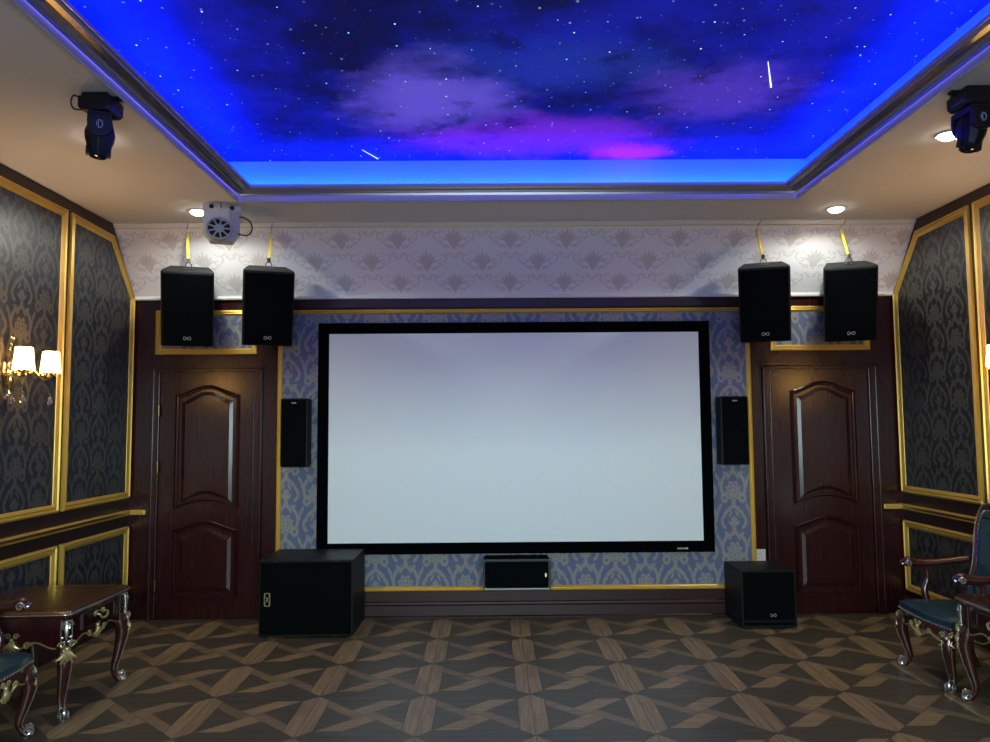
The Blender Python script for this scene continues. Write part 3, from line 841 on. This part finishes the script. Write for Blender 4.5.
def make_table():
    t = empty('side_table', (0, 0, 0))
    D, W, H = .35, .39, .625
    def outline(g=0.0):
        a = []
        for (cx, cy, a0) in ((1, 1, 0), (-1, 1, 90), (-1, -1, 180), (1, -1, 270)):
            for k in range(5):
                an = math.radians(a0 + 22.5 * k); r = .05
                a.append((cx * (D - r) + r * math.cos(an) + g * 0, cy * (W - r) + r * math.sin(an)))
        # gently bowed edges
        out = []
        for i, p in enumerate(a):
            out.append(p)
            q = a[(i + 1) % len(a)]
            if (Vector(p) - Vector(q)).length > .2:
                for f in (.2, .4, .6, .8):
                    m = Vector(p).lerp(Vector(q), f); nn = Vector((q[1] - p[1], p[0] - q[0])).normalized()
                    out.append(tuple(m + nn * .012 * math.sin(PI * f)))
        return out
    top = MB(); o = outline()
    prof = [(.03, H - .04), (.012, H - .038), (.004, H - .030), (.010, H - .024), (0, H - .016), (.003, H - .006), (.014, H)]
    top.frame(o, prof, lambda u, v, h: (u, v, h))
    q = offset(o, .014); top.face([(u, v, H) for u, v in q]); q = offset(o, .03); top.face([(u, v, H - .04) for u, v in q])
    tb = top.build('table_top', 'red_wood', t, smooth=True)
    MB().frame(offset(o, .0015), [(.001, H - .022), (-.005, H - .0175), (.001, H - .013)], lambda u, v, h: (u, v, h)).build('edge_line', 'silver', tb)
    MB().frame(offset(o, .10), [(0, H - .002), (0, H + .0006), (.006, H + .0006), (.006, H - .002)], lambda u, v, h: (u, v, h)).build('inlay_band', 'mahogany_dark', tb)
    MB().box(-D + .05, D - .045, -W + .05, W - .05, H - .185, H - .036).build('apron', 'mahogany', t, bevel=.006)
    dr = MB().box(D - .05, D - .030, -.2, .2, H - .155, H - .055).build('drawer', 'mahogany', t, bevel=.006)
    MB().frame(rect(-.2, .2, H - .155, H - .055), [(.006, .0), (.008, .006), (.014, .006), (.016, 0)], lambda u, v, h: (D - .030 + h, u, v)).build('drawer_moulding', 'mahogany_dark', dr)
    hd = MB().tube([(D - .03, -.05, H - .09), (D + .0, -.048, H - .094), (D + .006, -.03, H - .115), (D + .008, 0, H - .12), (D + .006, .03, H - .115), (D + .0, .048, H - .094), (D - .03, .05, H - .09)], .007, 8, 4)
    for s in (-1, 1): hd.ball((D - .026, s * .05, H - .088), .016, (.5, 1, 1.2), seg=8)
    hd.tube(spiral((D - .026, -.03, H - .085), (0, 1, 0), (0, 0, 1), .016, 1.1), .004, 6, 1).tube(spiral((D - .026, .03, H - .085), (0, -1, 0), (0, 0, 1), .016, 1.1), .004, 6, 1)
    hd.build('drawer_handle', 'gilt', dr, smooth=True)
    # wavy gilt edging and shells under the apron
    for (ax, fixed, lim, nrm) in (('y', D - .040, W - .1, (1, 0, 0)), ('x', W - .046, D - .1, (0, 1, 0)), ('x', -W + .046, D - .1, (0, -1, 0))):
        e = MB(); pts = []
        for k in range(17):
            f = -1 + k / 8
            zz = H - .195 - .022 * math.cos(f * PI * 2) - .018 * (1 - abs(f))
            pts.append((fixed, f * lim, zz) if ax == 'y' else (f * lim, fixed, zz))
        e.tube(pts, .005, 6, 3)
        c = (fixed, 0, H - .185) if ax == 'y' else (0, fixed, H - .185)
        side = (0, 1, 0) if ax == 'y' else (1, 0, 0)
        rosette(e, c, nrm, side, 1.15)
        for s in (-1, 1):
            cc = (fixed, s * .085, H - .20) if ax == 'y' else (s * .085, fixed, H - .20)
            e.tube(spiral(cc, Vector(side) * s, (0, 0, 1), .024, 1.3), .005, 6, 1)
        e.build('apron_carving', 'gilt', t, smooth=True)
        w = MB()
        for i in range(len(pts) - 1):
            a, b = Vector(pts[i]), Vector(pts[i + 1]); inn = Vector(nrm) * -.012; u0 = Vector((a.x, a.y, H - .18)); u1 = Vector((b.x, b.y, H - .18))
            w.face([a, b, u1, u0]); w.face([a + inn, b + inn, u1 + inn, u0 + inn]); w.face([a, b, b + inn, a + inn])
        w.build('apron_skirt', 'mahogany', t)
    for sx in (-1, 1):
        for sy in (-1, 1):
            lx, ly = sx * (D - .065), sy * (W - .07)
            if sx < 0: lx += .02
            lg = cabriole(t, lx, ly, sx, sy, H - .18)
            MB().box(lx - .028, lx + .028, ly - .028, ly + .028, H - .19, H - .038).build('leg_block', 'mahogany', lg, bevel=.006)
            c = MB(); n = Vector((sx, sy, 0)).normalized(); sd = (-n.y, n.x, 0); base = Vector((lx, ly, 0)) + n * .042
            rosette(c, base + Vector((0, 0, H - .235)) + n * .012, n, sd, 1.35)
            c.build('knee_shell', 'gilt', lg, smooth=True)
            c = MB()
            c.tube(spiral(base + n * .006 + Vector((0, 0, H - .085)), sd, (0, 0, 1), .034, 1.6), .007, 6, 1)
            c.tube([base + Vector((0, 0, H - .06)), base + n * .008 + Vector((0, 0, H - .11)), base + Vector((0, 0, H - .165))], [.006, .013, .005], 8, 3)
            for q in (-1, 1):
                sv = Vector(sd) * q
                c.tube([base + sv * .026 + Vector((0, 0, H - .05)), base + sv * .03 + Vector((0, 0, H - .12)), base + sv * .028 + Vector((0, 0, H - .185))], .0035, 6, 2)
                c.ball(base + sv * .02 + Vector((0, 0, H - .15)), .008, seg=6).ball(base + sv * .014 + Vector((0, 0, H - .175)), .008, seg=6)
            c.build('corner_carving', 'silver', lg, smooth=True)
    return t
tab = make_table()
tab.location = (-2.77, -1.975, 0)
tag(tab, 'dark red carved side table with drawer and cabriole legs by the left wall', 'table', 'carved side tables')
tab2 = copy_tree(tab); tab2.location = (3.165, -2.475, 0); tab2.rotation_euler = (0, 0, PI)
tag(tab2, 'dark red carved side table beside the teal armchair by the right wall', 'table', 'carved side tables')

def make_chair():
    t = empty('carved_armchair', (0, 0, 0))
    SH = .40
    # seat rail, serpentine front
    def plan(w, f, b, bow=.03):
        p = []
        for k in range(9):
            g = -1 + k / 4; p.append((f + bow * (1 - g * g), g * w))
        p += [(b, w * .86), (b, -w * .86)]
        return p
    pl = plan(.30, .25, -.18)
    MB().prism(pl, lambda u, v, h: (u, v, h), SH - .075, SH - .005).build('seat_rail', 'red_wood', t, bevel=.008)
    cu = MB(); q = offset(pl, .006)
    loops = [(0.0, SH - .012), (-.006, SH + .01), (-.002, SH + .035), (.03, SH + .055), (.10, SH + .066)]
    sc_ = lambda d: [((u - .04) * (1 - d / .22) + .04, v * (1 - d / .28)) for u, v in q]
    loft(cu, [(sc_(d), h) for d, h in loops], lambda u, v, h: (u, v, h)); cu.face([(u, v, SH + .066) for u, v in sc_(.10)]); cu.face([(u, v, SH - .012) for u, v in q])
    seat = cu.build('seat_cushion', 'teal', t, smooth=True)
    nh = MB(); ring_ = offset(pl, -.001)
    for a, b in zip(ring_, ring_[1:] + ring_[:1]):
        L = (Vector(b) - Vector(a)).length; n = max(1, int(L / .022))
        for k in range(n):
            p = Vector(a).lerp(Vector(b), k / n); nh.ball((p.x, p.y, SH - .004), .0055, seg=5)
    nh.build('nailhead_trim', 'silver', seat)
    # legs
    for sy in (-1, 1):
        lg = cabriole(t, .232, sy * .25, .75, sy * .65, SH - .03)
        c = MB(); n = Vector((.75, sy * .65, 0)).normalized(); base = Vector((.232, sy * .25, 0)) + n * .045
        rosette(c, base + Vector((0, 0, SH - .085)), n, (-n.y, n.x, 0), 1.15); c.build('knee_shell', 'gilt', lg, smooth=True)
        MB().tube([(-.165, sy * .22, SH - .02), (-.17, sy * .22, .25), (-.195, sy * .225, .1), (-.24, sy * .23, .0)], [.028, .024, .02, .02], 10, 4).build('leg', 'red_wood', t, smooth=True)
    # gilt edging below the rail
    e = MB(); pts = []
    for k in range(17):
        f = -1 + k / 8
        pts.append((.25 + .032 * (1 - f * f) + .004, f * .22, SH - .085 - .016 * math.cos(f * PI * 2) - .012 * (1 - abs(f))))
    e.tube(pts, .006, 6, 3); rosette(e, (.288, 0, SH - .075), (1, 0, 0), (0, 1, 0), 1.1)
    for s in (-1, 1): e.tube(spiral((.278, s * .1, SH - .07), (0, s, 0), (0, 0, 1), .022, 1.3), .005, 6, 1)
    for sy in (-1, 1):
        pts = [(.24 - .40 * k / 10, sy * (.301 - .040 * k / 10), SH - .085 - .014 * math.cos(2 * PI * k / 5)) for k in range(11)]
        e.tube(pts, .0055, 6, 3)
        for k in (3, 6): e.tube(spiral((.24 - .040 * k, sy * .295, SH - .07), (1, 0, 0), (0, 0, 1), .02, 1.2), .005, 6, 1)
    e.build('rail_carving', 'gilt', t, smooth=True)
    # arms
    for sy in (-1, 1):
        a = MB().tube([(-.225, sy * .262, .728), (-.09, sy * .287, .705), (.03, sy * .305, .692), (.13, sy * .305, .695), (.175, sy * .303, .705), (.20, sy * .303, .690)], [.022, .025, .028, .031, .036, .028], 10, 5)
        arm = a.build('armrest', 'red_wood', t, smooth=True)
        MB().tube([(.04, sy * .288, SH - .02), (.065, sy * .303, .5), (.04, sy * .305, .58), (.045, sy * .305, .65), (.09, sy * .304, .69)], [.026, .022, .018, .018, .02], 10, 5).build('arm_support', 'red_wood', t, smooth=True)
        s_ = MB()
        for q in (-1, 1): s_.tube(spiral((.182, sy * .303 + q * .031, .695), (1, 0, 0), (0, 0, 1), .024, 1.5), .005, 6, 1)
        s_.ball((.208, sy * .303, .69), .01, seg=6)
        s_.build('arm_scroll', 'silver', arm, smooth=True)
    # back: cartouche shaped frame, leaning
    lean = lambda v: -.180 - (v - SH) * .24
    half = [(.20, SH + .0), (.21, .50), (.235, .60), (.228, .70), (.248, .82), (.272, .93), (.268, 1.03), (.23, 1.10), (.14, 1.12), (.06, 1.165)]
    outl = half + [(0, 1.18)] + [(-u, v) for u, v in half[::-1]]
    dense = []
    cp, _ = catmull([Vector((u, v, 0)) for u, v in outl], [0] * len(outl), 3); dense = [(p.x, p.y) for p in cp]
    BF = lambda u, v, h: (lean(v) + h, u, v)
    bf = MB().frame(dense, [(.0, -.02), (.0, .012), (.012, .024), (.03, .026), (.042, .014), (.042, -.02), (0, -.02)], BF)
    fr = bf.build('back_frame', 'red_wood', t, smooth=True)
    MB().tube([BF(u, v, .018) for u, v in dense], .005, 6, 1).build('frame_edging', 'gilt', fr, smooth=True)
    inn = offset(dense, .04)
    pad = MB().frame(inn, [(0, -.012), (0, .012), (.02, .026), (.06, .034)], BF)
    r = offset(inn, .06); pad.face([BF(u, v, .034) for u, v in r]); pad.face([BF(u, v, -.012) for u, v in inn])
    pd = pad.build('back_cushion', 'teal', t, smooth=True)
    nb = MB(); ri = offset(dense, .046)
    for a, b in zip(ri, ri[1:] + ri[:1]):
        L = (Vector(b) - Vector(a)).length; n = max(1, int(L / .022))
        for k in range(n):
            p = Vector(a).lerp(Vector(b), k / n); nb.ball(BF(p.x, p.y, .022), .0055, seg=5)
    nb.build('nailhead_trim', 'silver', pd)
    for u, v in ((0, .62), (-.09, .72), (.09, .72), (0, .82), (-.1, .92), (.1, .92), (0, 1.02)): MB().ball(BF(u, v, .036), .012, (.5, 1, 1), seg=8).build('tufting_button', 'teal', pd, smooth=True)
    cr = MB()
    rosette(cr, BF(0, 1.195, .02), (1, 0, 0), (0, 1, 0), 1.3)
    for s in (-1, 1):
        MB().ball(BF(s * .24, 1.11, .02), .014, seg=8).build('finial', 'gilt', fr, smooth=True)
        cr.tube(spiral(BF(s * .09, 1.15, .024), (0, s, 0), (0, 0, 1), .03, 1.3), .006, 6, 1)
    cr.build('crest_carving', 'gilt', fr, smooth=True)
    return t
ch = make_chair()
ch.location = (-2.79, -2.80, 0)
tag(ch, 'carved armchair with teal seat cut off by the left edge, nearer than the side table', 'chair', 'carved teal leather armchairs')
ch2 = copy_tree(ch); ch2.location = (3.09, -1.73, 0); ch2.rotation_euler = (0, 0, PI)
tag(ch2, 'carved red wood armchair with teal leather seat and back by the right wall', 'chair', 'carved teal leather armchairs')

# ------------------------------------------------------------------ lights
def lamp(name, kind, loc, energy, col, rot=(0, 0, 0), **k):
    d = bpy.data.lights.new(name, kind); d.energy = energy; d.color = col
    for a, b in k.items(): setattr(d, a, b)
    o = bpy.data.objects.new(name, d); COL.objects.link(o); o.location = loc; o.rotation_euler = rot
    return o
for i, (x, y) in enumerate(((-2.352, -.778), (2.824, -.761), (2.792, -2.334), (-2.352, -2.334))):  # last one is the assumed, hidden downlight
    lamp('downlight_beam', 'SPOT', (x, y, ZC - .05), 44 if i < 2 else 38, (.97, 1.0, .86), spot_size=math.radians(172), spot_blend=.4, shadow_soft_size=.04)
for x, y, s in ((XL + .211, -1.775, 1), (XR - .211, -1.815, -1)):
    for q in (-1, 1):
        lamp('sconce_bulb_glow', 'POINT', (x, y + q * .15, 2.13), 12, (1.0, .63, .32), shadow_soft_size=.03)
# blue LED strips lying behind the lip of the ceiling recess
BLUE = (.003, .044, 1.0)
cx = (HX0 + HX1) / 2; cy = (HY0 + HY1) / 2; LX = HX1 - HX0 + .2; LY = HY1 - HY0 + .2
zl = ZC + .07; g = .06
LP = 18.0
TI = math.radians(28)
SKY = 37.0
lamp('led_strip_front', 'AREA', (cx, HY1 + g, zl), LP * LX, BLUE, (PI - TI, 0, 0), shape='RECTANGLE', size=LX, size_y=.03)
lamp('led_strip_back', 'AREA', (cx, HY0 - g, zl), LP * LX, BLUE, (PI + TI, 0, 0), shape='RECTANGLE', size=LX, size_y=.03)
lamp('led_strip_left', 'AREA', (HX0 - g, cy, zl), LP * LY, BLUE, (PI, -TI, 0), shape='RECTANGLE', size=.03, size_y=LY)
lamp('led_strip_right', 'AREA', (HX1 + g, cy, zl), LP * LY, BLUE, (PI, TI, 0), shape='RECTANGLE', size=.03, size_y=LY)
# assumed overcast daylight: sky bright above the horizon, through the assumed high rear window
po = lamp('assumed_window_portal', 'AREA', ((WX0 + WX1) / 2, YB - .06, (WZ0 + WZ1) / 2), 1, (1, 1, 1), (PI / 2, 0, 0), shape='RECTANGLE', size=WX1 - WX0, size_y=WZ1 - WZ0)
po.data.cycles.is_portal = True
w = bpy.data.worlds.new('assumed_overcast_sky'); scn.world = w; w.use_nodes = True
wt = NT(w.node_tree); bg = w.node_tree.nodes['Background']
tcw = wt.new('ShaderNodeTexCoord'); sx = wt.new('ShaderNodeSeparateXYZ'); wt.l.new(tcw.outputs['Generated'], sx.inputs[0])
up = wt.smooth(E(wt, sx.outputs[2]), -.015, .02)
wt.l.new(wt.mix(up, (.20, .25, .35), (.76, .98, 1.0)), bg.inputs[0])
bg.inputs[1].default_value = SKY

# ------------------------------------------------------------------ camera
yaw, pitch, roll = .0062, .0723, -.0074
f = Vector((math.sin(yaw) * math.cos(pitch), math.cos(yaw) * math.cos(pitch), math.sin(pitch)))
r0 = Vector((math.cos(yaw), -math.sin(yaw), 0)); u0 = r0.cross(f)
r = r0 * math.cos(roll) + u0 * math.sin(roll); u = u0 * math.cos(roll) - r0 * math.sin(roll)
cd = bpy.data.cameras.new('camera'); cam = bpy.data.objects.new('camera', cd); COL.objects.link(cam)
cam.matrix_world = Matrix(((r.x, u.x, -f.x, 0), (r.y, u.y, -f.y, -6.8211), (r.z, u.z, -f.z, 1.6716), (0, 0, 0, 1)))
cd.sensor_fit = 'HORIZONTAL'; cd.sensor_width = 36; cd.lens = 760 / 990 * 36; cd.clip_start = .05
scn.camera = cam

vs = scn.view_settings
vs.view_transform = 'Standard'; vs.look = 'None'; vs.exposure = 0.0; vs.gamma = 1.0
vs.use_curve_mapping = False
scn.cycles.use_denoising = True
scn.cycles.max_bounces = 8; scn.cycles.diffuse_bounces = 4; scn.cycles.glossy_bounces = 4; scn.cycles.transmission_bounces = 6
scn.cycles.sample_clamp_indirect = 4.0
scn.cycles.caustics_reflective = False; scn.cycles.caustics_refractive = False
